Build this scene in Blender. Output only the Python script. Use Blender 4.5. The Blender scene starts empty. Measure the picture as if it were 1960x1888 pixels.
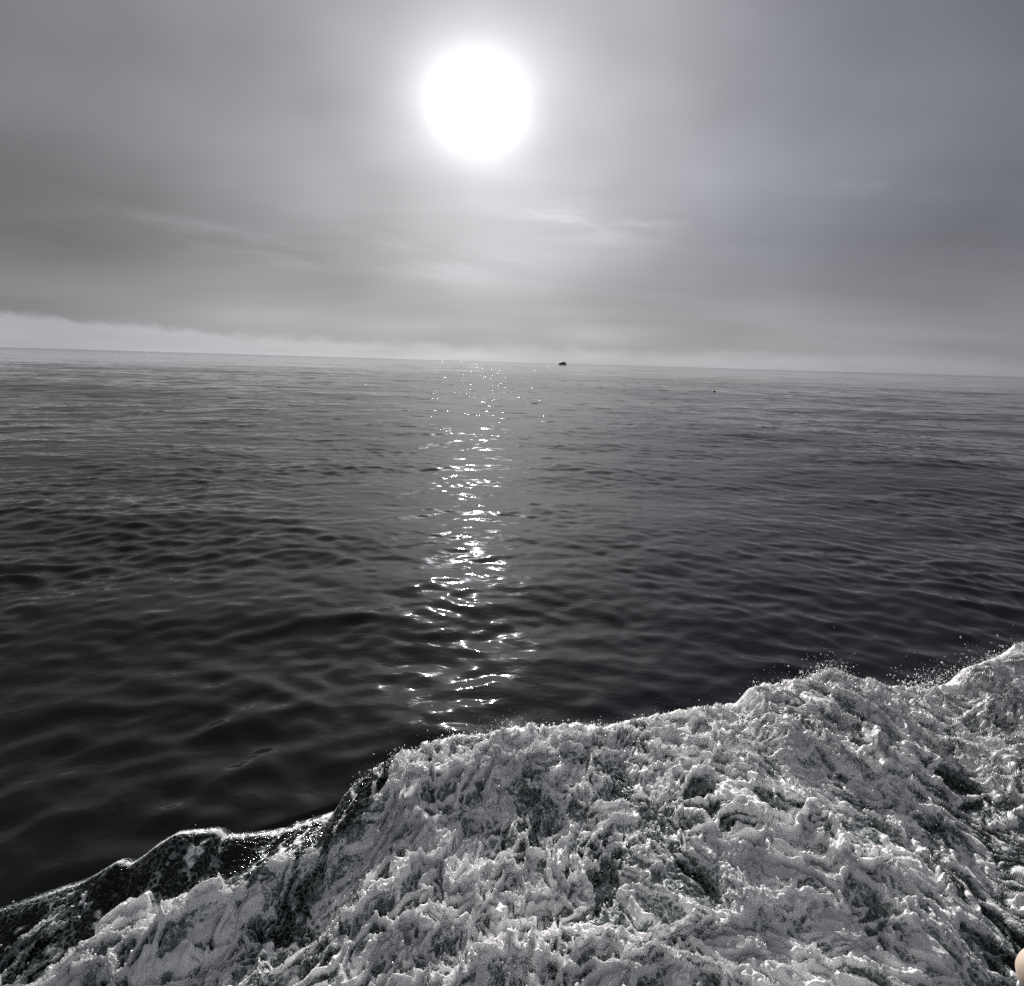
import bpy, math, random
import numpy as np
from mathutils import Vector, Matrix

random.seed(7)
rng = np.random.default_rng(11)
scene = bpy.context.scene
COL = scene.collection
rad = math.radians

# ------------------------------------------------------------------ camera
CAM_H = 3.0
PITCH, ROLL = rad(12.97), rad(1.67)
cam_data = bpy.data.cameras.new('camera')
cam_data.sensor_width = 36.0
cam_data.lens = 36.0 * 1088.0 / 1960.0
cam_data.clip_start = 0.01
cam_data.clip_end = 200000.0
cam = bpy.data.objects.new('camera', cam_data)
COL.objects.link(cam)
fwd = Vector((0, math.cos(PITCH), -math.sin(PITCH)))
r0 = Vector((1, 0, 0)); u0 = Vector((0, math.sin(PITCH), math.cos(PITCH)))
rgt = r0 * math.cos(ROLL) + u0 * math.sin(ROLL)
upv = u0 * math.cos(ROLL) - r0 * math.sin(ROLL)
m = Matrix((rgt, upv, -fwd)).transposed().to_4x4()
m.translation = (0, 0, CAM_H)
cam.matrix_world = m
scene.camera = cam

# ------------------------------------------------------------------ sun and sky
SUN_EL, SUN_AZ = rad(21.35), rad(-4.18)          # azimuth measured from +Y towards +X
SUN_DIR = Vector((math.sin(SUN_AZ) * math.cos(SUN_EL), math.cos(SUN_AZ) * math.cos(SUN_EL), math.sin(SUN_EL)))
sl = bpy.data.lights.new('sun', 'SUN')
sl.energy = 4.7
sl.angle = rad(0.53)
sl.color = (1.0, 0.965, 0.92)
sun = bpy.data.objects.new('sun', sl)
sun.rotation_euler = SUN_DIR.to_track_quat('Z', 'Y').to_euler()
COL.objects.link(sun)

scene.view_settings.view_transform = 'Standard'
scene.view_settings.look = 'None'
scene.view_settings.exposure = 0.0
scene.view_settings.gamma = 1.0
scene.view_settings.use_curve_mapping = False
scene.cycles.use_denoising = False
scene.cycles.max_bounces = 6
scene.cycles.diffuse_bounces = 3
scene.cycles.glossy_bounces = 3
scene.cycles.caustics_reflective = False
scene.cycles.caustics_refractive = False


class Ex:
    """Tiny expression wrapper around shader node sockets."""
    tree = None

    def __init__(self, s):
        self.s = s

    @staticmethod
    def math(op, *a, clamp=False):
        n = Ex.tree.nodes.new('ShaderNodeMath')
        n.operation = op
        n.use_clamp = clamp
        for i, v in enumerate(a):
            if isinstance(v, Ex):
                Ex.tree.links.new(v.s, n.inputs[i])
            else:
                n.inputs[i].default_value = v
        return Ex(n.outputs[0])

    def __add__(self, o): return Ex.math('ADD', self, o)
    __radd__ = __add__
    def __mul__(self, o): return Ex.math('MULTIPLY', self, o)
    __rmul__ = __mul__
    def __sub__(self, o): return Ex.math('SUBTRACT', self, o)
    def __rsub__(self, o): return Ex.math('SUBTRACT', o, self)
    def __truediv__(self, o): return Ex.math('DIVIDE', self, o)
    def exp(self): return Ex.math('EXPONENT', self)
    def clamp(self): return Ex.math('ADD', self, 0.0, clamp=True)


def smooth(x, a, b):
    n = Ex.tree.nodes.new('ShaderNodeMapRange')
    n.interpolation_type = 'SMOOTHSTEP'
    Ex.tree.links.new(x.s, n.inputs['Value'])
    for nm, v in (('From Min', a), ('From Max', b)):
        if isinstance(v, Ex):
            Ex.tree.links.new(v.s, n.inputs[nm])
        else:
            n.inputs[nm].default_value = v
    return Ex(n.outputs['Result'])


def combine(x, y, z):
    n = Ex.tree.nodes.new('ShaderNodeCombineXYZ')
    for i, v in enumerate((x, y, z)):
        if isinstance(v, Ex):
            Ex.tree.links.new(v.s, n.inputs[i])
        else:
            n.inputs[i].default_value = v
    return n.outputs[0]


def noise(vec, scale, detail=4.0, rough=0.5, dist=0.0):
    n = Ex.tree.nodes.new('ShaderNodeTexNoise')
    Ex.tree.links.new(vec, n.inputs['Vector'])
    n.inputs['Scale'].default_value = scale
    n.inputs['Detail'].default_value = detail
    n.inputs['Roughness'].default_value = rough
    n.inputs['Distortion'].default_value = dist
    e = Ex(n.outputs[0])
    e.node_color = n.outputs['Color']
    return e


world = bpy.data.worlds.new('World')
scene.world = world
world.use_nodes = True
wt = world.node_tree
wt.nodes.clear()
Ex.tree = wt
tc = wt.nodes.new('ShaderNodeTexCoord')
sep = wt.nodes.new('ShaderNodeSeparateXYZ')
wt.links.new(tc.outputs['Generated'], sep.inputs[0])
X, Y, Z = Ex(sep.outputs[0]), Ex(sep.outputs[1]), Ex(sep.outputs[2])
DEG = 57.29578
elev = Ex.math('ARCSINE', Z) * DEG
azim = Ex.math('ARCTAN2', X, Y) * DEG
cosang = Ex.math('MINIMUM', X * SUN_DIR.x + Y * SUN_DIR.y + Z * SUN_DIR.z, 0.9999999)
theta = Ex.math('ARCCOSINE', cosang) * DEG
# thin overcast lit through by the sun: broad forward-scattering lobe and a tight aureole
lobe = (theta * (-1 / 15.0)).exp() * 0.76 + 0.125 + smooth(elev, 20.0, 70.0) * 0.05
th_h = (azim - math.degrees(SUN_AZ)) * 0.93
th_v = (elev - math.degrees(SUN_EL)) * 1.20
theta_a = Ex.math('SQRT', th_h * th_h + th_v * th_v)
aureole = (Ex.math('POWER', theta_a * (1 / 5.2), 2.0) * -1.0).exp() * 0.42 + (theta_a * (-1 / 0.95)).exp() * 16.0
# cloud deck seen in perspective
zz = Ex.math('MAXIMUM', Z, 0.0) + 0.13
deck = combine(X / zz, Y / zz, 0.0)
deck_rot = wt.nodes.new('ShaderNodeMapping')
deck_rot.inputs['Rotation'].default_value = (0, 0, rad(28))
deck_rot.inputs['Scale'].default_value = (0.55, 1.5, 1.0)
wt.links.new(deck, deck_rot.inputs['Vector'])
streak = noise(deck_rot.outputs[0], 1.15, 3.0, 0.52)
broad = noise(deck, 0.5, 1.0, 0.5)
mott = noise(combine(azim * 0.05, elev * 0.085, 7.7), 1.0, 2.0, 0.5)
wisp_src = combine(azim * 0.085, elev * 0.45 + azim * 0.03, 3.1)
wisp = noise(wisp_src, 1.0, 4.0, 0.6)
mod = 0.86 + 0.11 * smooth(streak, 0.25, 0.75) + 0.42 * (broad - 0.5) * 2.0 + 0.34 * (mott - 0.5) * 2.0
# lower streaks of lit cloud between 6 and 14 degrees
veil_l = (Ex.math('POWER', (elev - 8.6 + azim * 0.03) * (1 / 2.2), 2.0) * -1.0).exp() * smooth(azim, -46.0, -20.0) * (1.0 - smooth(azim, -6.0, 14.0))
veil_r = (Ex.math('POWER', (elev - 13.0 + azim * 0.06) * (1 / 1.3), 2.0) * -1.0).exp() * (Ex.math('POWER', (azim - 6.0) * (1 / 8.0), 2.0) * -1.0).exp()
veil_f = (Ex.math('POWER', (elev - 14.2) * (1 / 0.9), 2.0) * -1.0).exp() * (Ex.math('POWER', (azim - 31.5) * (1 / 4.5), 2.0) * -1.0).exp()
wisps = smooth(wisp, 0.42, 0.66) * (veil_l * 0.07 + veil_r * 0.18 + veil_f * 0.08)
haze = (Ex.math('MAXIMUM', elev, 0.0) * (-1 / 9.0)).exp() * 0.145
# fog bank lying on the horizon, higher towards the left
edge_n = noise(combine(azim * 0.16, elev * 0.22, 1.7), 2.2, 4.0, 0.62)
rise = 1.0 - smooth(azim, -44.0, -18.0)
bank_top = 1.30 + rise * 0.95 + (1.0 - smooth(azim, -10.0, 42.0)) * 0.30 + (edge_n - 0.5) * 2.1
soft = 0.62 + smooth(azim, -25.0, 40.0) * 1.0
bank = 1.0 - smooth(elev, bank_top - soft, bank_top + soft * 0.35)
bank_l = bank * (0.105 + rise * 0.045) * (0.82 + 0.18 * smooth(elev, -0.5, 2.2)) * (1.0 - 0.55 * smooth(azim, 5.0, 45.0))
dark_cloud = (Ex.math('POWER', (elev - 11.6) * (1 / 3.6), 2.0) * -1.0).exp() * (1.0 - smooth(azim, -46.0, -14.0)) * 0.30 + (1.0 - smooth(azim, -45.0, -24.0)) * smooth(elev, 14.0, 24.0) * 0.18
mod = mod * (1.0 - dark_cloud)
lum = lobe * mod + aureole + wisps + haze * (0.7 + 0.6 * broad) + bank_l
lum = lum * 1.07
tint = smooth(azim + (streak - 0.5) * 40.0 + (mott - 0.5) * 70.0, -45.0, 60.0) * (1.0 - bank) * smooth(elev, 1.0, 14.0) * smooth(theta, 8.0, 30.0)
low = 1.0 - smooth(elev, 0.0, 6.0)
cr = lum * (1.002 - 0.095 * tint - 0.035 * low)
cg = lum * (0.990 - 0.045 * tint + 0.003 * low)
cb = lum * (1.040 + 0.075 * tint + 0.015 * low)
comb = wt.nodes.new('ShaderNodeCombineColor')
for i, c in enumerate((cr, cg, cb)):
    wt.links.new(c.s, comb.inputs[i])
bg_cloud = wt.nodes.new('ShaderNodeBackground')
wt.links.new(comb.outputs[0], bg_cloud.inputs['Color'])
sky = wt.nodes.new('ShaderNodeTexSky')
sky.sky_type = 'NISHITA'
sky.sun_disc = False
sky.sun_elevation = SUN_EL
sky.sun_rotation = SUN_AZ
sky.altitude = 0.0
bg_sky = wt.nodes.new('ShaderNodeBackground')
wt.links.new(sky.outputs[0], bg_sky.inputs['Color'])
bg_sky.inputs['Strength'].default_value = 0.05
mixw = wt.nodes.new('ShaderNodeMixShader')
mixw.inputs[0].default_value = 0.97                # the cloud deck covers nearly all of the clear sky
wt.links.new(bg_sky.outputs[0], mixw.inputs[1])
wt.links.new(bg_cloud.outputs[0], mixw.inputs[2])
wout = wt.nodes.new('ShaderNodeOutputWorld')
wt.links.new(mixw.outputs[0], wout.inputs['Surface'])
world.cycles.sampling_method = 'MANUAL'
world.cycles.sample_map_resolution = 2048


# ------------------------------------------------------------------ helpers
def tag(o, label=None, cat=None, group=None, kind=None):
    if label: o['label'] = label
    if cat: o['category'] = cat
    if group: o['group'] = group
    if kind: o['kind'] = kind
    return o


def link_mesh(name, verts, faces, mat, parent=None, smooth_shade=True, loc=None):
    me = bpy.data.meshes.new(name)
    me.from_pydata([tuple(v) for v in verts], [], [tuple(f) for f in faces])
    me.polygons.foreach_set('use_smooth', [smooth_shade] * len(me.polygons))
    if mat: me.materials.append(mat)
    me.update()
    o = bpy.data.objects.new(name, me)
    COL.objects.link(o)
    if parent: o.parent = parent
    if loc: o.location = loc
    return o


def grid_object(name, P, mat, attrs=None):
    """P: (rows, cols, 3) array -> one smooth quad sheet."""
    nr, nc, _ = P.shape
    me = bpy.data.meshes.new(name)
    nv = nr * nc
    idx = np.arange(nv, dtype=np.int32).reshape(nr, nc)
    q = np.stack([idx[:-1, :-1], idx[:-1, 1:], idx[1:, 1:], idx[1:, :-1]], -1).reshape(-1, 4)
    nf = len(q)
    me.vertices.add(nv)
    me.vertices.foreach_set('co', P.reshape(-1).astype(np.float32))
    me.loops.add(nf * 4)
    me.loops.foreach_set('vertex_index', q.reshape(-1))
    me.polygons.add(nf)
    me.polygons.foreach_set('loop_start', np.arange(0, nf * 4, 4, dtype=np.int32))
    me.polygons.foreach_set('use_smooth', np.ones(nf, dtype=bool))
    me.update(calc_edges=True)
    me.validate()
    for k, v in (attrs or {}).items():
        a = me.attributes.new(k, 'FLOAT', 'POINT')
        a.data.foreach_set('value', v.reshape(-1).astype(np.float32))
    me.materials.append(mat)
    o = bpy.data.objects.new(name, me)
    COL.objects.link(o)
    return o


_perm = np.random.default_rng(3).permutation(4096).astype(np.int64)
_ang = np.random.default_rng(4).uniform(0, 2 * np.pi, 4096)
_gx, _gy = np.cos(_ang), np.sin(_ang)


def gn(x, y, seed=0):
    """2-D gradient noise, roughly -1..1."""
    x = x + seed * 17.31; y = y - seed * 9.73
    xi = np.floor(x).astype(np.int64); yi = np.floor(y).astype(np.int64)
    xf = x - xi; yf = y - yi
    u = xf * xf * xf * (xf * (xf * 6 - 15) + 10)
    v = yf * yf * yf * (yf * (yf * 6 - 15) + 10)

    def g(ix, iy, dx, dy):
        h = _perm[(_perm[ix & 4095] + iy) & 4095]
        return _gx[h] * dx + _gy[h] * dy
    a = g(xi, yi, xf, yf); b = g(xi + 1, yi, xf - 1, yf)
    c = g(xi, yi + 1, xf, yf - 1); d = g(xi + 1, yi + 1, xf - 1, yf - 1)
    return 1.5 * ((a + u * (b - a)) * (1 - v) + (c + u * (d - c)) * v)


def ridge(x, y, seed=0):
    return np.clip(1.0 - np.abs(gn(x, y, seed)) * 1.5, 0, 1) ** 1.6


def sstep(x, a, b):
    t = np.clip((x - a) / (b - a), 0, 1)
    return t * t * (3 - 2 * t)


# ------------------------------------------------------------------ materials
def new_mat(name):
    mt = bpy.data.materials.new(name)
    mt.use_nodes = True
    mt.node_tree.nodes.clear()
    Ex.tree = mt.node_tree
    return mt, mt.node_tree


def principled(t, color, rough, **kw):
    b = t.nodes.new('ShaderNodeBsdfPrincipled')
    b.inputs['Base Color'].default_value = (*color, 1)
    b.inputs['Roughness'].default_value = rough
    for k, v in kw.items():
        b.inputs[k.replace('_', ' ')].default_value = v
    return b


def simple_mat(name, color, rough=0.5, var=0.15, scale=3.0, **kw):
    mt, t = new_mat(name)
    b = principled(t, color, rough, **kw)
    o = t.nodes.new('ShaderNodeOutputMaterial')
    t.links.new(b.outputs[0], o.inputs[0])
    co = t.nodes.new('ShaderNodeTexCoord')
    nz = noise(co.outputs['Object'], scale, 5.0, 0.6)
    f = 1.0 - var + nz * (2 * var)
    mx = t.nodes.new('ShaderNodeVectorMath'); mx.operation = 'SCALE'
    mx.inputs[0].default_value = color
    t.links.new(f.s, mx.inputs['Scale'])
    t.links.new(mx.outputs[0], b.inputs['Base Color'])
    return mt


SEA_COL = (0.0040, 0.0048, 0.0058)


def water_mat():
    mt, t = new_mat('sea_water')
    b = principled(t, SEA_COL, 0.022, IOR=1.39)
    o = t.nodes.new('ShaderNodeOutputMaterial')
    t.links.new(b.outputs[0], o.inputs[0])
    geo = t.nodes.new('ShaderNodeNewGeometry')
    sp = t.nodes.new('ShaderNodeSeparateXYZ')
    t.links.new(geo.outputs['Position'], sp.inputs[0])
    px, py = Ex(sp.outputs[0]), Ex(sp.outputs[1])
    dist = Ex.math('SQRT', px * px + py * py)
    far = smooth(dist, 18.0, 110.0)
    farther = smooth(dist, 60.0, 500.0)
    patch = noise(combine(px * 0.03, py * 0.012, 0.0), 1.0, 2.0, 0.5)
    calm = 0.40 + 0.9 * smooth(patch, 0.40, 0.68)
    rip = noise(combine(px * 2.2, py * 3.4, 0.0), 1.0, 2.0, 0.55)
    rip3 = noise(combine(px * 11.0, py * 17.0, 1.0), 1.0, 1.0, 0.5)
    w1 = noise(combine(px * 0.55, py * 0.95, 4.0), 1.0, 2.0, 0.5)
    w2 = noise(combine(px * 0.12, py * 0.22, 9.0), 1.0, 2.0, 0.5)
    fleck = smooth(noise(combine(px * 0.42, py * 0.62, 2.0), 1.0, 1.0, 0.5), 0.60, 0.71)
    rip2 = noise(combine(px * 1.5, py * 3.1, 6.0), 1.0, 1.0, 0.5)
    hgt = rip2 * fleck * 0.17 * smooth(dist, 12.0, 40.0) + rip * calm * 0.012 + w1 * far * calm * 0.026 + w2 * (farther * 0.11 + smooth(dist, 250.0, 1800.0) * 0.75) + rip3 * 0.0030 * (1.0 - smooth(dist, 15.0, 45.0)) * smooth(rip, 0.35, 0.62)
    bp = t.nodes.new('ShaderNodeBump')
    bp.inputs['Strength'].default_value = 1.0
    bp.inputs['Distance'].default_value = 1.0
    t.links.new(hgt.s, bp.inputs['Height'])
    t.links.new(bp.outputs[0], b.inputs['Normal'])
    return mt


def foam_mat(name, droplets=False):
    mt, t = new_mat(name)
    o = t.nodes.new('ShaderNodeOutputMaterial')
    co = t.nodes.new('ShaderNodeTexCoord')
    P = co.outputs['Object']
    white = principled(t, (0.90, 0.90, 0.905), 0.5, IOR=1.33, Subsurface_Weight=0.45, Subsurface_Scale=0.025, Coat_Weight=0.25, Coat_Roughness=0.12)
    white.inputs['Subsurface Radius'].default_value = (1.0, 1.0, 1.0)
    if droplets:
        white.inputs['Roughness'].default_value = 0.15
        t.links.new(white.outputs[0], o.inputs[0])
        return mt
    aer = principled(t, (0.24, 0.285, 0.27), 0.18, IOR=1.33)
    dark = principled(t, SEA_COL, 0.08, IOR=1.333)
    at = t.nodes.new('ShaderNodeAttribute'); at.attribute_name = 'foam'
    fo = Ex(at.outputs['Fac'])
    n1 = noise(P, 28.0, 3.0, 0.62)
    n2 = noise(P, 95.0, 1.0, 0.6)
    warp = t.nodes.new('ShaderNodeVectorMath'); warp.operation = 'MULTIPLY_ADD'
    t.links.new(n1.node_color, warp.inputs[0])
    warp.inputs[1].default_value = (0.05, 0.05, 0.05)
    t.links.new(P, warp.inputs[2])
    vo = t.nodes.new('ShaderNodeTexVoronoi'); vo.feature = 'DISTANCE_TO_EDGE'
    vo.inputs['Scale'].default_value = 34.0
    t.links.new(warp.outputs[0], vo.inputs['Vector'])
    strand = 1.0 - smooth(Ex(vo.outputs['Distance']), 0.03, 0.20)
    thin = 1.0 - smooth(fo, 0.38, 0.66) * 0.75
    f = fo + ((n1 - 0.5) * 0.46 + (n2 - 0.5) * 0.22 + (strand - 0.42) * 0.24) * thin
    k_aer = smooth(f, 0.06, 0.36)
    k_white = smooth(f, 0.42, 0.62)
    bub = noise(P, 150.0, 1.0, 0.65)
    lump = noise(P, 45.0, 2.0, 0.6)
    bp = t.nodes.new('ShaderNodeBump')
    bp.inputs['Distance'].default_value = 1.0
    bp.inputs['Strength'].default_value = 0.9
    t.links.new((bub * 0.0009 + lump * 0.007).s, bp.inputs['Height'])
    t.links.new(bp.outputs[0], white.inputs['Normal'])
    bp2 = t.nodes.new('ShaderNodeBump')
    bp2.inputs['Distance'].default_value = 1.0
    bp2.inputs['Strength'].default_value = 0.7
    t.links.new((lump * 0.012).s, bp2.inputs['Height'])
    t.links.new(bp2.outputs[0], aer.inputs['Normal'])
    t.links.new(bp2.outputs[0], dark.inputs['Normal'])
    m1 = t.nodes.new('ShaderNodeMixShader'); m2 = t.nodes.new('ShaderNodeMixShader')
    t.links.new(k_aer.s, m1.inputs[0])
    t.links.new(dark.outputs[0], m1.inputs[1]); t.links.new(aer.outputs[0], m1.inputs[2])
    t.links.new(k_white.s, m2.inputs[0])
    t.links.new(m1.outputs[0], m2.inputs[1]); t.links.new(white.outputs[0], m2.inputs[2])
    t.links.new(m2.outputs[0], o.inputs[0])
    return mt


M_SEA = water_mat()
M_FOAM = foam_mat('wake_foam')
M_DROP = foam_mat('spray_water', True)

# ------------------------------------------------------------------ sea surface
CREST_Y = np.array([(-12, -2.2), (-5.0, 1.0), (-4.5, 1.23), (-4.0, 1.46), (-3.5, 1.7), (-3.0, 1.94), (-2.5, 2.17), (-2.0, 2.4),
                    (-1.5, 2.64), (-1.0, 2.95), (-0.5, 3.29), (0.0, 3.53), (0.5, 3.71), (1.0, 3.87), (1.5, 4.02), (2.0, 4.15),
                    (2.5, 4.29), (3.0, 4.4), (3.5, 4.45), (4.0, 4.53), (4.5, 4.71), (5.0, 4.92), (5.5, 5.16), (6.0, 5.42),
                    (7.0, 5.94), (8.0, 6.48), (9.0, 7.04), (10.0, 7.6), (14, 9.8)])
CREST_Z = np.array([(-12, 0.2), (-5, 0.25), (-3.2, 0.30), (-2.42, .34), (-2.23, .36), (-2.11, .37), (-2.03, .41), (-1.98, .43),
                    (-1.93, .39), (-1.87, .42), (-1.82, .46), (-1.73, .50), (-1.66, .48), (-1.57, .45), (-1.53, .39),
                    (-1.44, .35), (-1.30, .29), (-1.13, .28), (-1.04, .27), (-.97, .37), (-.89, .43), (-.69, .47),
                    (-.57, .48), (-.37, .47), (-.06, .45), (.12, .43), (.52, .36), (.77, .31), (1.02, .31), (1.32, .32),
                    (1.60, .31), (1.89, .30), (2.00, .45), (2.29, .44), (2.54, .45), (2.66, .50), (2.73, .51), (3.01, .37),
                    (3.41, .28), (3.76, .28), (3.99, .35), (4.10, .47), (4.49, .51), (4.76, .57), (5.2, .52), (6.5, .45), (14, .3)])


def crest_y(x): return np.interp(x, CREST_Y[:, 0], CREST_Y[:, 1])


def spectrum_patch(N, L, lam0, lam1, slope, spread, head, seed):
    """Periodic random sea patch holding only the wavelengths lam0..lam1, scaled to an rms slope."""
    r = np.random.default_rng(seed)
    k1 = np.fft.fftfreq(N, L / N) * 2 * np.pi
    KX, KY = np.meshgrid(k1, k1)
    K = np.hypot(KX, KY); K[0, 0] = 1
    th = np.arctan2(KY, KX) - head
    D = np.cos(th) ** 2
    D = D ** spread + 0.06
    amp = K ** -1.72 * np.sqrt(D)
    lam = 2 * np.pi / K
    amp *= sstep(lam, lam0 * 0.8, lam0 * 1.3) * (1 - sstep(lam, lam1 * 0.8, lam1 * 1.25))
    amp[0, 0] = 0
    H = amp * (r.normal(size=(N, N)) + 1j * r.normal(size=(N, N)))
    h = np.fft.ifft2(H).real
    gx = np.fft.ifft2(1j * KX * np.fft.fft2(h)).real
    gy = np.fft.ifft2(1j * KY * np.fft.fft2(h)).real
    sc = slope / np.sqrt((gx ** 2 + gy ** 2).mean())
    FH = np.fft.fft2(h * sc)
    return np.stack([np.fft.ifft2(1j * KX / K * FH).real, np.fft.ifft2(1j * KY / K * FH).real, h * sc], -1)


def sample_patch(h, L, x, y, rot):
    N = h.shape[0]
    c, s = math.cos(rot), math.sin(rot)
    u = ((c * x - s * y) / L * N) % N; v = ((s * x + c * y) / L * N) % N
    iu = np.floor(u).astype(np.int64); iv = np.floor(v).astype(np.int64)
    fu = (u - iu)[..., None]; fv = (v - iv)[..., None]
    iu %= N; iv %= N
    iu1 = (iu + 1) % N; iv1 = (iv + 1) % N
    d = (h[iv, iu] * (1 - fu) + h[iv, iu1] * fu) * (1 - fv) + (h[iv1, iu] * (1 - fu) + h[iv1, iu1] * fu) * fv
    return np.stack([c * d[..., 0] + s * d[..., 1], -s * d[..., 0] + c * d[..., 1], d[..., 2]], -1)


rr = np.concatenate([np.geomspace(1.2, 160, 900), np.geomspace(161.5, 60000, 120)])
aa = np.concatenate([np.linspace(-110, -52, 40, endpoint=False), np.linspace(-52, 52, 500), np.linspace(53, 110, 40)])
A, R = np.meshgrid(np.radians(aa), rr)
SX, SY = R * np.sin(A), R * np.cos(A)
pS = spectrum_patch(512, 8.3, 0.20, 0.85, 0.140, 1.1, rad(90), 1)
pM = spectrum_patch(512, 47.0, 0.85, 6.0, 0.054, 1.6, rad(95), 2)
pL = spectrum_patch(256, 330.0, 6.0, 60.0, 0.022, 2.0, rad(78), 5)
gust = 0.5 + 0.30 * gn(SX * 0.10, SY * 0.07, 3) + 0.34 * gn(SX * 0.33, SY * 0.24, 6)
gust = 0.42 + 0.74 * sstep(gust, 0.25, 0.85) + 0.08 * np.exp(-np.abs(SY - crest_y(SX)) / 1.6) * (R < 40)
sidew = sstep(SX / (R ** 0.5), -1.6, 1.6)[..., None]
DS = sample_patch(pS, 8.3, SX, SY, -0.27) * (1 - sidew) + sample_patch(pS, 8.3, SX + 3.1, SY + 1.7, 0.25) * sidew
DS = DS * (1.0 / np.sqrt(sidew ** 2 + (1 - sidew) ** 2))
SD = DS * (gust * (1 - sstep(R, 24, 66)) * (1.0 - 0.22 * sstep(R, 5, 22)) * (1.0 + 0.35 * sstep(np.abs(SX) / R, 0.1, 0.5)))[..., None] \
    + sample_patch(pM, 47.0, SX, SY, -0.08) * ((0.6 + 0.4 * gust) * (1 - sstep(R, 60, 260)))[..., None] \
    + sample_patch(pL, 330.0, SX, SY, 0.11) * (1 - sstep(R, 500, 2500))[..., None]
SZ = SD[..., 2]
SX0, SY0 = SX, SY
SX, SY = SX + 0.30 * SD[..., 0], SY + 0.30 * SD[..., 1]
inside = crest_y(SX) - SY
SZ = SZ - 0.9 * sstep(inside, -0.36, -0.02) * (R < 60)
sea = grid_object('sea', np.stack([SX, SY, SZ], -1)[:, ::-1], M_SEA)
tag(sea, kind='structure')
sea['label'] = 'dark rippled open sea with a path of sun glitter'

# ------------------------------------------------------------------ boat wake
def worley(x, y, seed):
    """distance to nearest feature point and to the cell border"""
    x = x + seed * 5.17; y = y + seed * 3.31
    xi = np.floor(x).astype(np.int64); yi = np.floor(y).astype(np.int64)
    f1 = np.full(x.shape, 9.0); f2 = np.full(x.shape, 9.0)
    for oy in (-1, 0, 1):
        for ox in (-1, 0, 1):
            h = _perm[(_perm[(xi + ox) & 4095] + yi + oy) & 4095]
            px = xi + ox + 0.5 + 0.48 * _gx[h]; py = yi + oy + 0.5 + 0.48 * _gy[(h * 7) & 4095]
            d = np.hypot(px - x, py - y)
            f2 = np.minimum(np.maximum(f1, d), f2)
            f1 = np.minimum(f1, d)
    return f1, f2 - f1


wa = np.radians(np.linspace(-63, 51, 1250))
rtest = np.linspace(1.0, 14.0, 2600)
rc = np.array([rtest[np.argmax(rtest * math.cos(a) > crest_y(rtest * math.sin(a)))] for a in wa])
rc = np.minimum(rc, 9.5)
r_in = np.minimum(1.85 / np.cos(wa) * (0.97 - 0.1 * np.abs(wa)), rc - 0.6)
fr = np.concatenate([np.linspace(0, 0.94, 540, endpoint=False), np.linspace(0.94, 1.0, 40, endpoint=False)])
WR = np.concatenate([r_in[None] + (rc - r_in)[None] * fr[:, None], rc[None] + np.linspace(0, 0.85, 36)[:, None]], 0)
WA = np.broadcast_to(wa[None], WR.shape)
WX, WY0 = WR * np.sin(WA), WR * np.cos(WA)
WT = crest_y(WX) - WY0
CZ = np.interp(WX, CREST_Z[:, 0], CREST_Z[:, 1])
left = 1 - sstep(WX, -1.1, -0.55)
shear = 0.40 * sstep(WX, 0.0, 2.6) - 0.22 * (1 - sstep(WX, -2.6, -1.2))
U = WX - shear * WT
V = WT * (0.92 - 0.27 * sstep(WX, 0.6, 2.6)) + 0.12 * gn(WX * 0.9, WT * 0.9, 40)
wu = U + 0.11 * gn(U * 2.4, V * 2.4, 1) + 0.05 * gn(U * 6, V * 6, 2) + 0.026 * gn(U * 15, V * 15, 3) + 0.010 * gn(U * 38, V * 38, 41)
wv = V + 0.11 * gn(U * 2.4, V * 2.4, 5) + 0.05 * gn(U * 6, V * 6, 6) + 0.026 * gn(U * 15, V * 15, 4) + 0.010 * gn(U * 38, V * 38, 42)
R1 = ridge(wu * 1.25, wv * 1.25, 7)
R2 = ridge(wu * 3.6, wv * 3.6, 8)
R3 = ridge(wu * 9.0, wv * 9.0, 9)
R4 = ridge(wu * 22.0, wv * 22.0, 10)
B1 = gn(U * 0.8, V * 1.1, 11)
B2 = np.abs(gn(wu * 6.2, wv * 6.2, 12))
B3 = np.abs(gn(wu * 15.0, wv * 15.0, 13))
B4 = np.abs(gn(wu * 34.0, wv * 34.0, 16))
_, ec = worley(wu * 40.0, wv * 40.0, 3)
ropeC = np.sqrt(np.clip(1 - (ec / 0.34) ** 2, 0, 1))
del _, ec
f1a, ea = worley(wu * 7.6, wv * 7.6, 1)
f1b, eb = worley(wu * 18.0, wv * 18.0, 2)
ropeA = np.sqrt(np.clip(1 - (ea / 0.20) ** 2, 0, 1))
ropeB = np.sqrt(np.clip(1 - (eb / 0.26) ** 2, 0, 1))
gate = sstep(gn(U * 1.7, V * 1.7, 17), -0.35, 0.35)
gate2 = sstep(gn(U * 3.9, V * 3.9, 18), -0.40, 0.30)
# profile across the crest
w_in = 0.62 - 0.24 * left
prof = np.where(WT > 0, np.exp(-(np.maximum(WT, 0) / w_in) ** 2), np.exp(-(np.minimum(WT, 0) / 0.25) ** 2))
plate = 0.20 + 0.10 * np.exp(-np.maximum(WT, 0) / 0.8)
base = CZ * prof * left + (1 - left) * np.where(WT > 0, plate + (CZ - 0.30) * np.exp(-(WT / 0.80) ** 2), CZ * prof) - 0.35 * np.clip(-WT / 0.75, 0, 1.4) ** 2
mass = sstep(WT, 0.02, 0.75)
base = base + mass * (0.13 * left + 0.08 * B1)
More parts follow.
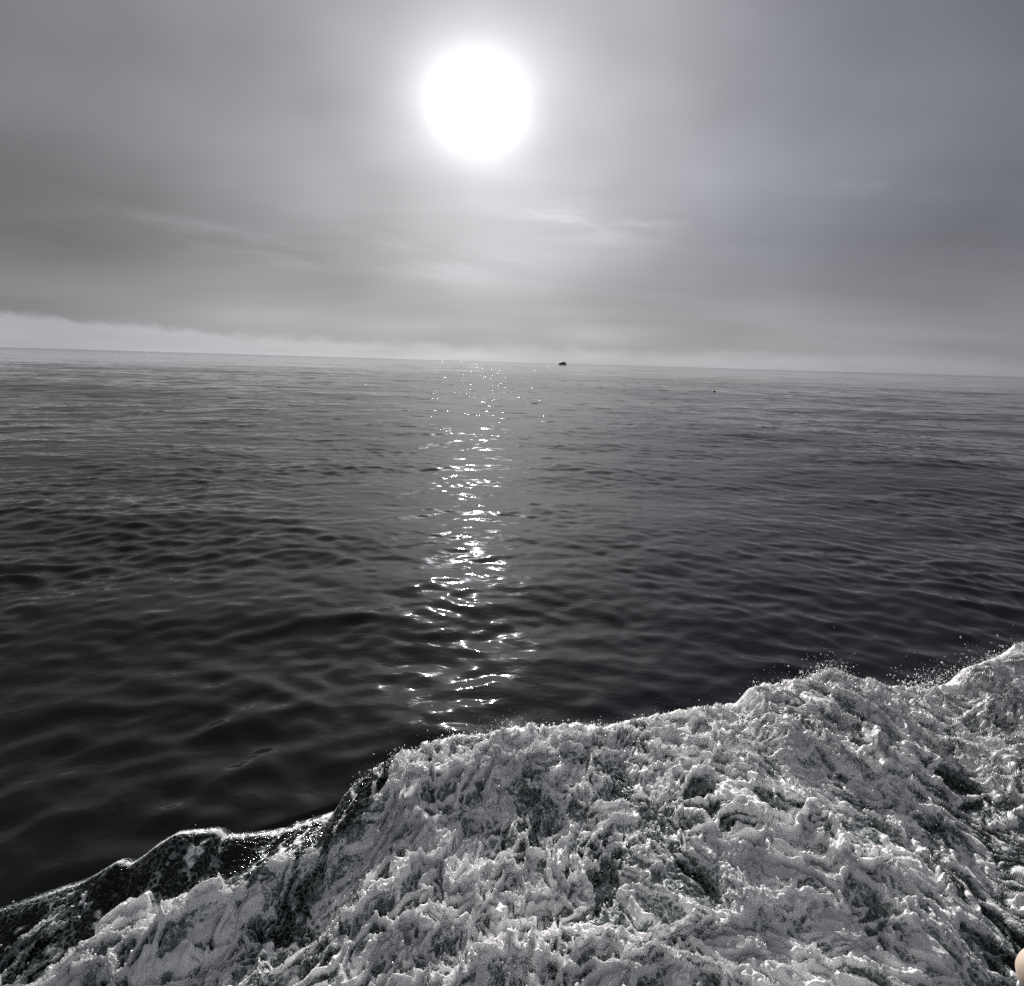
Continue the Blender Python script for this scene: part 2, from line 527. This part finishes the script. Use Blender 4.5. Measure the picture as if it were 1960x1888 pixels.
# second, foamy ridge on the left behind the dark thin face
r2c = 0.40 + 0.10 * gn(WX * 1.3, WX * 0 + 2.2, 14) - 0.22 * sstep(WX, -1.75, -1.15)
base = base + 0.15 * np.exp(-((WT - r2c - 0.16) / 0.16) ** 2) * left * sstep(WX, -2.3, -1.7)
# trough close to the hull, lower right
tro = np.exp(-((WX + 0.53 * WT - 3.70 + 0.10 * gn(U * 2.2, V * 2.2, 60)) / 0.30) ** 2) * sstep(WT, 0.55, 1.2)
base = base - 0.08 * tro
turb = sstep(WT, -0.22, 0.10)
band = np.interp(WX, [-3.6, -2.4, -2.1, -1.9, -1.6, -1.2, -0.95, -0.72, -0.55], [0.20, 0.10, 0.18, 0.27, 0.34, 0.32, 0.42, 0.20, -0.6])
ragged = 1 - sstep(WX, -2.2, -1.5)
D = sstep(WT - band + (0.10 + 0.10 * ragged) * gn(U * 5, V * 5, 19), -0.08, 0.14)
act = 0.10 + 0.90 * np.maximum(D, 1 - left)
hgt = 0.070 * (R1 - 0.35) * sstep(WT, 0.0, 0.5) + 0.055 * (R2 - 0.35) * (0.45 + 0.9 * R1) \
    + 0.050 * (B2 - 0.25) + 0.022 * (B3 - 0.25) * (0.5 + gate2) + 0.008 * (B4 - 0.25) \
    + 0.045 * ropeA * (0.25 + gate) + 0.024 * ropeB * (0.3 + gate2) + 0.009 * ropeC + 0.012 * (R4 - 0.3) + 0.004 * gn(WX * 44, WT * 44, 43)
hgt = 0.95 * hgt * turb * act * (1 - 0.55 * tro)
WZ = base + hgt
dx = (0.045 * gn(U * 3.1, V * 3.1, 21) + 0.030 * gn(U * 8, V * 8, 22) + 0.014 * gn(U * 20, V * 20, 23)) * turb * act
dy = (0.055 * gn(U * 3.1, V * 3.1, 24) + 0.036 * gn(U * 8, V * 8, 25) + 0.016 * gn(U * 20, V * 20, 26)) * turb * act
WY = WY0 + dy
WXX = WX + dx
patch = gn(U * 1.15, V * 1.5, 31)
patch2 = gn(U * 4.2, V * 3.6, 36)
fine = gn(wu * 6.5, wv * 5.0, 32)
foam = 0.27 + 0.14 * patch + 0.22 * patch2 + 0.40 * ropeA * (0.4 + gate) + 0.26 * ropeB * (0.4 + gate2) + 0.08 * ropeC + 0.12 * (R3 - 0.35) + 0.20 * (R2 - 0.4) + 0.14 * fine - 0.34 * tro
foam = foam + 0.18 * np.exp(-(WT / 0.3) ** 2)
foam = foam - 0.20 * ragged + 0.22 * ragged * patch2
dabs = sstep(gn(U * 13 + 0.6 * gn(U * 6, V * 6, 61), V * 8, 62) + 0.5 * gn(U * 30, V * 22, 63), 0.22, 0.62)
dabs = np.maximum(dabs, 0.8 * sstep(ridge(wu * 9.0, wv * 3.4, 64), 0.72, 0.95) * sstep(gn(U * 9, V * 7, 65), -0.1, 0.4))
lace = 0.02 + 0.62 * dabs * sstep(gn(U * 3.2, V * 2.6, 34) + 0.9 * (WT / np.maximum(band, 0.08) - 0.55), -0.35, 0.45) + 0.10 * fine
drip = sstep(ridge(U * 7.5 + 0.35 * gn(U * 5, V * 9, 66), V * 1.1, 67) + 0.25 * fine, 0.62, 0.92) * sstep(WX, -1.5, -1.2)
lace = lace + 0.55 * drip
lip = np.exp(-((WT + 0.005) / 0.016) ** 2) * (0.22 + 0.55 * sstep(gn(WX * 2.1, WX * 0, 35) + 1.4 * np.exp(-((WX + 1.7) / 0.22) ** 2), -0.1, 0.5))
foam = foam * D + (lace + lip) * (1 - D)
foam = foam * sstep(WT, -0.30, -0.12)
wake = grid_object('boat_wake', np.stack([WXX, WY, WZ], -1)[:, ::-1], M_FOAM, {'foam': foam[:, ::-1]})
tag(wake, 'churning white foam wake rolling off the boat across the foreground', 'wake', kind='stuff')


# ------------------------------------------------------------------ loose froth and bubbles lying on the wake
flat = np.stack([WXX, WY, WZ], -1).reshape(-1, 3)
cl = sstep(gn(U * 5.5, V * 5.5, 70) + 0.6 * gn(U * 17, V * 17, 71), 0.0, 0.75).reshape(-1)
pr_ = cl * sstep(foam.reshape(-1), 0.30, 0.60) * (WR.reshape(-1) ** 0.6) * (0.25 + np.exp(-(WT.reshape(-1) / 0.35) ** 2)) + 0.01
pr_ = pr_ * (WT.reshape(-1) > -0.06) * (foam.reshape(-1) > 0.22)
pick = rng.choice(len(flat), 42000, replace=True, p=pr_ / pr_.sum())
fp = flat[pick] + rng.normal(0, 0.004, (len(pick), 3))
fr_ = 0.0021 * np.clip(rng.lognormal(0, 0.55, len(pick)), 0.35, 3.4)
fp[:, 2] += fr_ * rng.uniform(-0.2, 0.9, len(pick))
fme = bpy.data.meshes.new('froth')
fme.vertices.add(len(fp)); fme.vertices.foreach_set('co', fp.reshape(-1).astype(np.float32))
fa = fme.attributes.new('radius_m', 'FLOAT', 'POINT'); fa.data.foreach_set('value', fr_.astype(np.float32))
fme.materials.append(M_DROP)
froth = bpy.data.objects.new('froth', fme); COL.objects.link(froth)
tag(froth, 'bubbles and flecks of loose froth lying over the churned wake', 'froth', kind='stuff')
ng = bpy.data.node_groups.new('froth_bubbles', 'GeometryNodeTree')
ng.interface.new_socket('Geometry', in_out='INPUT', socket_type='NodeSocketGeometry')
ng.interface.new_socket('Geometry', in_out='OUTPUT', socket_type='NodeSocketGeometry')
gi, go = ng.nodes.new('NodeGroupInput'), ng.nodes.new('NodeGroupOutput')
iop = ng.nodes.new('GeometryNodeInstanceOnPoints')
ics = ng.nodes.new('GeometryNodeMeshIcoSphere'); ics.inputs['Radius'].default_value = 1.0; ics.inputs['Subdivisions'].default_value = 2
sms = ng.nodes.new('GeometryNodeSetShadeSmooth')
smt = ng.nodes.new('GeometryNodeSetMaterial'); smt.inputs['Material'].default_value = M_DROP
nat = ng.nodes.new('GeometryNodeInputNamedAttribute'); nat.data_type = 'FLOAT'; nat.inputs['Name'].default_value = 'radius_m'
ng.links.new(ics.outputs['Mesh'], sms.inputs['Geometry']); ng.links.new(sms.outputs['Geometry'], smt.inputs['Geometry'])
ng.links.new(gi.outputs[0], iop.inputs['Points']); ng.links.new(smt.outputs['Geometry'], iop.inputs['Instance'])
ng.links.new(nat.outputs['Attribute'], iop.inputs['Scale']); ng.links.new(iop.outputs['Instances'], go.inputs[0])
gm = froth.modifiers.new('bubbles', 'NODES'); gm.node_group = ng

# ------------------------------------------------------------------ spray thrown off the crest
def ico():
    g = (1 + 5 ** 0.5) / 2
    v = np.array([(-1, g, 0), (1, g, 0), (-1, -g, 0), (1, -g, 0), (0, -1, g), (0, 1, g), (0, -1, -g), (0, 1, -g),
                  (g, 0, -1), (g, 0, 1), (-g, 0, -1), (-g, 0, 1)], float)
    v /= np.linalg.norm(v[0])
    f = np.array([(0, 11, 5), (0, 5, 1), (0, 1, 7), (0, 7, 10), (0, 10, 11), (1, 5, 9), (5, 11, 4), (11, 10, 2), (10, 7, 6), (7, 1, 8),
                  (3, 9, 4), (3, 4, 2), (3, 2, 6), (3, 6, 8), (3, 8, 9), (4, 9, 5), (2, 4, 11), (6, 2, 10), (8, 6, 7), (9, 8, 1)])
    return v, f


def tri_object(name, V, F, mat):
    me = bpy.data.meshes.new(name)
    me.vertices.add(len(V)); me.vertices.foreach_set('co', V.reshape(-1).astype(np.float32))
    me.loops.add(len(F) * 3); me.loops.foreach_set('vertex_index', F.reshape(-1).astype(np.int32))
    me.polygons.add(len(F)); me.polygons.foreach_set('loop_start', np.arange(0, len(F) * 3, 3, dtype=np.int32))
    me.polygons.foreach_set('use_smooth', np.ones(len(F), dtype=bool))
    me.update(calc_edges=True)
    me.materials.append(mat)
    o = bpy.data.objects.new(name, me); COL.objects.link(o)
    return o


def crest_z(x): return np.interp(x, CREST_Z[:, 0], CREST_Z[:, 1])


pts = []
#          x0    x1   count  up    out   size
for x0, x1, n, up, out, sz in [(-0.95, 5.2, 6000, 0.022, 0.05, 0.0019), (-0.75, 0.15, 1300, 0.050, 0.14, 0.0019),
                               (1.95, 2.35, 420, 0.05, 0.06, 0.0023), (2.45, 3.0, 1100, 0.065, 0.06, 0.0024),
                               (3.45, 4.15, 1500, 0.085, 0.18, 0.0025), (4.3, 6.0, 1200, 0.06, 0.2, 0.0024),
                               (-2.4, -0.95, 160, 0.012, 0.02, 0.0016)]:
    x = rng.uniform(x0, x1, n)
    clump = sstep(gn(x * 3.5, x * 0, 50), -0.5, 0.4)
    keep = rng.uniform(size=n) < 0.25 + 0.75 * clump
    x = x[keep]; n = len(x)
    h = rng.exponential(up, n) * rng.uniform(0.2, 1.2, n)
    t = -np.abs(rng.normal(0, out, n)) + 0.03
    z = crest_z(x) * np.exp(-(np.minimum(t, 0) / 0.34) ** 2) + h + 0.01
    rad_ = sz * np.clip(rng.lognormal(-0.4, 0.7, n), 0.25, 3.2)
    pts.append(np.stack([x, crest_y(x) - t, z, rad_], -1))
# droplets hanging just over the foam
n = 2600
x = rng.uniform(-0.9, 5.0, n); t = rng.uniform(0.02, 1.5, n) ** 1.3
z = np.where(True, 0.24 + (crest_z(x) - 0.30) * np.exp(-(t / 0.55) ** 2), 0) + 0.07 + rng.exponential(0.025, n)
pts.append(np.stack([x, crest_y(x) - t, z, 0.0022 * np.clip(rng.lognormal(-0.3, 0.45, n), 0.3, 2.2)], -1))
pts = np.concatenate(pts)
iv, if_ = ico()
st = rng.uniform(0.75, 1.5, (len(pts), 1, 3))
SV = (pts[:, None, :3] + iv[None] * pts[:, None, 3:4] * st).reshape(-1, 3)
SF = (if_[None] + (np.arange(len(pts)) * 12)[:, None, None]).reshape(-1, 3)
spray = tri_object('spray', SV, SF, M_DROP)
tag(spray, 'fine white droplets of spray flying above the crest of the wake', 'spray', kind='stuff')


# ------------------------------------------------------------------ distant motor yacht
def empty(name, loc, rz=0.0):
    o = bpy.data.objects.new(name, None)
    o.location = loc; o.rotation_euler = (0, 0, rz)
    COL.objects.link(o)
    return o


def prism(profile, y0, y1, taper=0.0):
    """side profile (x, z) swept across the beam, pinched towards the top by taper"""
    zs = [p[1] for p in profile]
    z0, z1 = min(zs), max(zs)
    v = []
    for sgn in (y0, y1):
        for x, z in profile:
            k = 1 - taper * (z - z0) / (z1 - z0)
            v.append((x, sgn * k, z))
    n = len(profile)
    f = [tuple(range(n)), tuple(range(2 * n - 1, n - 1, -1))]
    f += [(i, i + n, (i + 1) % n + n, (i + 1) % n) for i in range(n)]
    return v, f


def tube(path, r, seg=8):
    v, f = [], []
    path = [Vector(p) for p in path]
    for i, p in enumerate(path):
        d = (path[min(i + 1, len(path) - 1)] - path[max(i - 1, 0)]).normalized()
        a = d.cross(Vector((0.3, 0.9, 0.31))).normalized(); b = d.cross(a)
        for k in range(seg):
            w = 2 * math.pi * k / seg
            v.append(p + a * (r * math.cos(w)) + b * (r * math.sin(w)))
    for i in range(len(path) - 1):
        for k in range(seg):
            f.append((i * seg + k, i * seg + (k + 1) % seg, (i + 1) * seg + (k + 1) % seg, (i + 1) * seg + k))
    f.append(tuple(range(seg))[::-1]); f.append(tuple(range((len(path) - 1) * seg, len(path) * seg)))
    return v, f


def lathe(prof, seg=24):
    v, f = [], []
    for r, z in prof:
        for k in range(seg):
            w = 2 * math.pi * k / seg
            v.append((r * math.cos(w), r * math.sin(w), z))
    for i in range(len(prof) - 1):
        for k in range(seg):
            f.append((i * seg + k, i * seg + (k + 1) % seg, (i + 1) * seg + (k + 1) % seg, (i + 1) * seg + k))
    f.append(tuple(range(seg))[::-1]); f.append(tuple(range((len(prof) - 1) * seg, len(prof) * seg)))
    return v, f


M_HULL = simple_mat('hull_paint', (0.022, 0.026, 0.034), 0.3, 0.2, 0.6)
M_GEL = simple_mat('gelcoat', (0.42, 0.42, 0.43), 0.4, 0.1, 0.8)
M_ROOF = simple_mat('dark_roof', (0.03, 0.03, 0.034), 0.45, 0.15, 0.8)
M_GLASS = simple_mat('tinted_glass', (0.012, 0.014, 0.016), 0.06, 0.1, 1.0)
M_STEEL = simple_mat('stainless', (0.35, 0.35, 0.36), 0.3, 0.1, 2.0, Metallic=0.9)
M_TEAK = simple_mat('teak', (0.16, 0.10, 0.055), 0.6, 0.2, 4.0)

yacht = empty('motor_yacht', (126.0, 1578.0, 0.0))          # bow points to -X (left)
tag(yacht, 'dark motor yacht with a raised flybridge far off on the horizon', 'yacht')
L = 22.0
hv, hf = [], []
NS = 17
for i in range(NS):
    u = i / (NS - 1)                                        # 0 bow .. 1 stern
    x = -L / 2 + L * u
    half = 2.75 * (1 - (1 - min(u / 0.55, 1)) ** 2.2) * (1 - 0.08 * max(0, u - 0.6)) + 0.05
    sheer = 2.75 - 0.95 * sstep(np.array(u), 0.0, 0.9) + (0.9 if u > 0.86 else 0.0) * 0
    rake = (1 - u) ** 4 * 1.8
    for fz, fy in ((-0.9, 0.05), (-0.4, 0.55), (0.1, 0.80), (0.55, 0.92), (1.0, 1.0)):
        z = fz if fz < 0 else fz * float(sheer)
        hv.append((x + rake * (1 - max(fz, 0)), -half * fy, z))
    for fz, fy in ((1.0, 1.0), (0.55, 0.92), (0.1, 0.80), (-0.4, 0.55), (-0.9, 0.05)):
        z = fz if fz < 0 else fz * float(sheer)
        hv.append((x + rake * (1 - max(fz, 0)), half * fy, z))
for i in range(NS - 1):
    for k in range(9):
        a = i * 10 + k
        hf.append((a, a + 1, a + 11, a + 10))
hf.append(tuple(range(10))[::-1]); hf.append(tuple((NS - 1) * 10 + k for k in range(10)))
hull = link_mesh('hull', hv, hf, M_HULL, yacht)
dv, df = [], []
for i in range(NS):
    a, b = hv[i * 10 + 4], hv[i * 10 + 5]
    dv += [(a[0], a[1] * 0.97, a[2] - 0.06), (b[0], b[1] * 0.97, b[2] - 0.06)]
df = [(2 * i, 2 * i + 2, 2 * i + 3, 2 * i + 1) for i in range(NS - 1)]
link_mesh('deck', dv, df, M_TEAK, hull, False)
v, f = prism([(-8.2, 2.2), (-6.6, 4.9), (-4.6, 5.5), (9.4, 5.3), (9.9, 3.9), (10.4, 1.7), (-8.2, 1.9)], -2.2, 2.2, 0.14)
cabin = link_mesh('cabin', v, f, M_GEL, yacht, False)
for k in range(6):
    x0 = -5.9 + k * 2.45
    for sgn in (-1, 1):
        pr = [(x0 + 0.15, 3.45), (x0 + 0.42, 4.45), (x0 + 2.25, 4.45), (x0 + 2.15, 3.45)]
        wv_ = [(x, sgn * (2.2 * (1 - 0.14 * (z - 1.7) / 3.8) + e), z) for e in (-0.02, 0.05) for x, z in pr]
        wf_ = [(0, 1, 2, 3), (7, 6, 5, 4), (0, 4, 5, 1), (1, 5, 6, 2), (2, 6, 7, 3), (3, 7, 4, 0)]
        link_mesh('window', wv_, wf_, M_GLASS, cabin, False)
for yc in (-1.15, 0.0, 1.15):
    a = [(-7.75, yc - 0.5, 3.05), (-7.75, yc + 0.5, 3.05), (-6.78, yc + 0.47, 4.65), (-6.78, yc - 0.47, 4.65)]
    wv_ = a + [(x - 0.10, y, z + 0.05) for x, y, z in a]
    link_mesh('windscreen_pane', wv_, [(0, 1, 2, 3), (7, 6, 5, 4), (0, 4, 5, 1), (1, 5, 6, 2), (2, 6, 7, 3), (3, 7, 4, 0)], M_GLASS, cabin, False)
v, f = prism([(-6.9, 5.35), (-5.2, 5.9), (-0.6, 6.35), (8.6, 5.9), (9.9, 5.2), (9.4, 5.1), (-4.6, 5.25)], -2.05, 2.05, 0.1)
link_mesh('roof', v, f, M_ROOF, yacht, False)
v, f = prism([(0.4, 6.2), (1.3, 7.0), (6.0, 7.0), (7.4, 6.0)], -1.85, 1.85, 0.1)
fly = link_mesh('flybridge', v, f, M_GEL, yacht, False)
v, f = prism([(0.9, 7.25), (1.5, 7.5), (6.2, 7.45), (6.6, 7.2)], -1.75, 1.75, 0.05)
link_mesh('hardtop', v, f, M_ROOF, fly, False)
for x in (1.5, 6.0):
    for y in (-1.5, 1.5):
        v, f = tube([(x, y, 6.9), (x + 0.1, y, 7.3)], 0.07)
        link_mesh('pillar', v, f, M_ROOF, fly)
mv, mf = tube([(4.6, 0, 7.4), (4.9, 0, 8.9)], 0.09)
mast = link_mesh('mast', mv, mf, M_STEEL, yacht)
v, f = lathe([(0.05, 0), (0.42, 0.05), (0.45, 0.2), (0.25, 0.32), (0.02, 0.36)], 16)
link_mesh('radar_dome', v, f, M_GEL, mast, loc=(4.4, 0, 8.0))
v, f = tube([(3.8, 1.2, 7.4), (4.1, 1.2, 10.2)], 0.03, 6)
link_mesh('antenna', v, f, M_STEEL, yacht)
for sgn in (-1, 1):
    rail = []
    for i in range(1, 9):
        p = hv[i * 10 + (4 if sgn < 0 else 5)]
        rail.append((p[0], p[1] * 0.93, p[2] + 0.75))
    v, f = tube(rail, 0.04, 6)
    r_ = link_mesh('bow_rail', v, f, M_STEEL, yacht)
    for p in rail[::2]:
        v, f = tube([(p[0], p[1], p[2] - 0.8), p], 0.03, 6)
        link_mesh('stanchion', v, f, M_STEEL, r_)
v, f = prism([(10.9, 0.35), (10.9, 0.5), (12.1, 0.5), (12.1, 0.35)], -2.2, 2.2)
link_mesh('swim_platform', v, f, M_TEAK, yacht, False)

# ------------------------------------------------------------------ pot buoy
M_BUOY = simple_mat('buoy_paint', (0.012, 0.012, 0.014), 0.5, 0.3, 9.0)
M_STICK = simple_mat('buoy_stick', (0.05, 0.04, 0.03), 0.7, 0.2, 9.0)
buoy = empty('buoy', (24.77, 71.84, 0.0))
buoy.rotation_euler = (rad(6), rad(-5), 0)
tag(buoy, 'tiny dark buoy floating alone on the calm right side of the sea', 'buoy')
v, f = lathe([(0.03, -0.2), (0.10, -0.15), (0.135, -0.02), (0.14, 0.10), (0.115, 0.22), (0.05, 0.27), (0.03, 0.28)])
fl = link_mesh('float_body', v, f, M_BUOY, buoy)
v, f = lathe([(0.142, 0.0), (0.146, 0.01), (0.146, 0.05), (0.142, 0.06)])
link_mesh('painted_band', v, f, M_STICK, fl, loc=(0, 0, 0.03))
v, f = tube([(0, 0, 0.26), (0, 0, 0.40)], 0.018)
link_mesh('stick', v, f, M_STICK, buoy)
v, f = tube([(0.05 * math.cos(w), 0, -0.24 + 0.05 * math.sin(w)) for w in np.linspace(0, 2 * math.pi, 13)], 0.012, 6)
link_mesh('rope_eye', v, f, M_STICK, buoy)

# ------------------------------------------------------------------ hand reaching in at the lower right
def cam_pt(x, y, d):
    return Vector((0, 0, CAM_H)) + rgt * x + upv * y + fwd * d


def skin_mat():
    mt, t = new_mat('skin')
    b = principled(t, (0.72, 0.50, 0.38), 0.5, Subsurface_Weight=0.35, Subsurface_Scale=0.004)
    b.inputs['Subsurface Radius'].default_value = (1.0, 0.4, 0.25)
    o = t.nodes.new('ShaderNodeOutputMaterial'); t.links.new(b.outputs[0], o.inputs[0])
    co = t.nodes.new('ShaderNodeTexCoord')
    n = noise(co.outputs['Object'], 160.0, 3.0, 0.6)
    ramp = t.nodes.new('ShaderNodeMix'); ramp.data_type = 'RGBA'
    t.links.new(n.s, ramp.inputs['Factor'])
    ramp.inputs['A'].default_value = (0.74, 0.64, 0.50, 1); ramp.inputs['B'].default_value = (0.74, 0.58, 0.50, 1)
    t.links.new(ramp.outputs['Result'], b.inputs['Base Color'])
    return mt


def capsule_chain(bm_v, bm_f, pts_, radii):
    """overlapping spheres along a bent, tapering chain; a voxel remesh melts them into one skin"""
    for i in range(len(pts_) - 1):
        a, b = Vector(pts_[i]), Vector(pts_[i + 1])
        n_ = max(2, int((b - a).length / (min(radii[i], radii[i + 1]) * 0.35)))
        for k in range(n_ + 1):
            u = k / n_
            c = a.lerp(b, u); r = radii[i] * (1 - u) + radii[i + 1] * u
            o_ = len(bm_v)
            for q in sph_v: bm_v.append(c + Vector(q) * r)
            bm_f.extend([tuple(o_ + j for j in q) for q in sph_f])


sph_v, sph_f = lathe([(0.02, -1.0)] + [(math.cos(a), math.sin(a)) for a in np.linspace(-1.35, 1.35, 9)] + [(0.02, 1.0)], 14)
T = Vector((0.1470, -0.1328, 0.155))                        # centre of the fingertip, camera axes in metres
dirf = Vector((0.83, -0.54, 0.12)).normalized()
nrm = Vector((0.25, 0.25, -0.93)).normalized()              # back of the hand, roughly towards the lens
side = dirf.cross(nrm).normalized()
hv_, hf_ = [], []
mcp = T + dirf * 0.080 + nrm * 0.006
index = [T, T + dirf * 0.022 + nrm * 0.004, T + dirf * 0.046 + nrm * 0.009, mcp]
if side.y > 0: side = -side                                 # the other fingers lie below the index finger
wrist = mcp + dirf * 0.085 + side * 0.030
elbow = wrist + dirf * 0.20 + side * 0.08
chains = [(index, [0.0078, 0.0084, 0.0094, 0.0115])]
for k, ln in ((1, 0.047), (2, 0.043), (3, 0.034)):
    b0 = mcp + side * (0.020 * k) + dirf * (0.003 * k * k)
    p1 = b0 - dirf * ln * 0.80 - nrm * ln * 0.45
    p2 = p1 - nrm * ln * 0.55 + dirf * ln * 0.15
    p3 = p2 + dirf * ln * 0.50 - nrm * 0.002
    chains.append(([b0, p1, p2, p3], [0.0112 - 0.0007 * k, 0.0093 - 0.0006 * k, 0.0086 - 0.0006 * k, 0.0076 - 0.0005 * k]))
    chains.append(([b0, wrist], [0.0125, 0.020]))
chains.append(([mcp, wrist], [0.0125, 0.020]))
th0 = wrist - dirf * 0.020 - side * 0.022 - nrm * 0.008
th1 = mcp + dirf * 0.030 - side * 0.026 - nrm * 0.014
th2 = mcp + dirf * 0.000 - side * 0.030 - nrm * 0.022
th3 = mcp - dirf * 0.022 - side * 0.024 - nrm * 0.026
chains.append(([wrist, th0, th1, th2, th3], [0.018, 0.016, 0.0125, 0.0105, 0.0088]))
chains.append(([wrist, wrist.lerp(elbow, 0.5), elbow], [0.024, 0.031, 0.036]))
for p_, r_ in chains:
    capsule_chain(hv_, hf_, [cam_pt(*q) for q in p_], r_)
M_SKIN = skin_mat()
hand = link_mesh('hand', hv_, hf_, M_SKIN)
rm = hand.modifiers.new('melt', 'REMESH'); rm.mode = 'VOXEL'; rm.voxel_size = 0.0014; rm.use_smooth_shade = True
sm = hand.modifiers.new('relax', 'SMOOTH'); sm.iterations = 6; sm.factor = 0.5
tag(hand, 'bare fingertip of a hand poking in at the bottom right corner', 'hand')
M_NAIL = simple_mat('fingernail', (0.78, 0.56, 0.50), 0.25, 0.05, 300.0)


def nail(tip, d_, up_, w, ln):
    s_ = d_.cross(up_).normalized()
    v_, f_ = [], []
    for i in range(7):
        for j in range(7):
            a = (i / 6 - 0.5); b = (j / 6 - 0.5)
            wd = w * (1 - 0.35 * abs(a * 2) ** 3)
            p = tip + d_ * (a * ln) + s_ * (b * wd) + up_ * (0.0086 - 0.0060 * (b * 2) ** 2 * 0.45 - 0.0012 * (a * 2) ** 2)
            v_.append(cam_pt(*p))
    f_ = [(i * 7 + j, i * 7 + j + 1, (i + 1) * 7 + j + 1, (i + 1) * 7 + j) for i in range(6) for j in range(6)]
    o = link_mesh('fingernail', v_, f_, M_NAIL, hand)
    so = o.modifiers.new('thickness', 'SOLIDIFY'); so.thickness = 0.0006
    return o


nail(T + dirf * 0.004, dirf, nrm, 0.0105, 0.012)
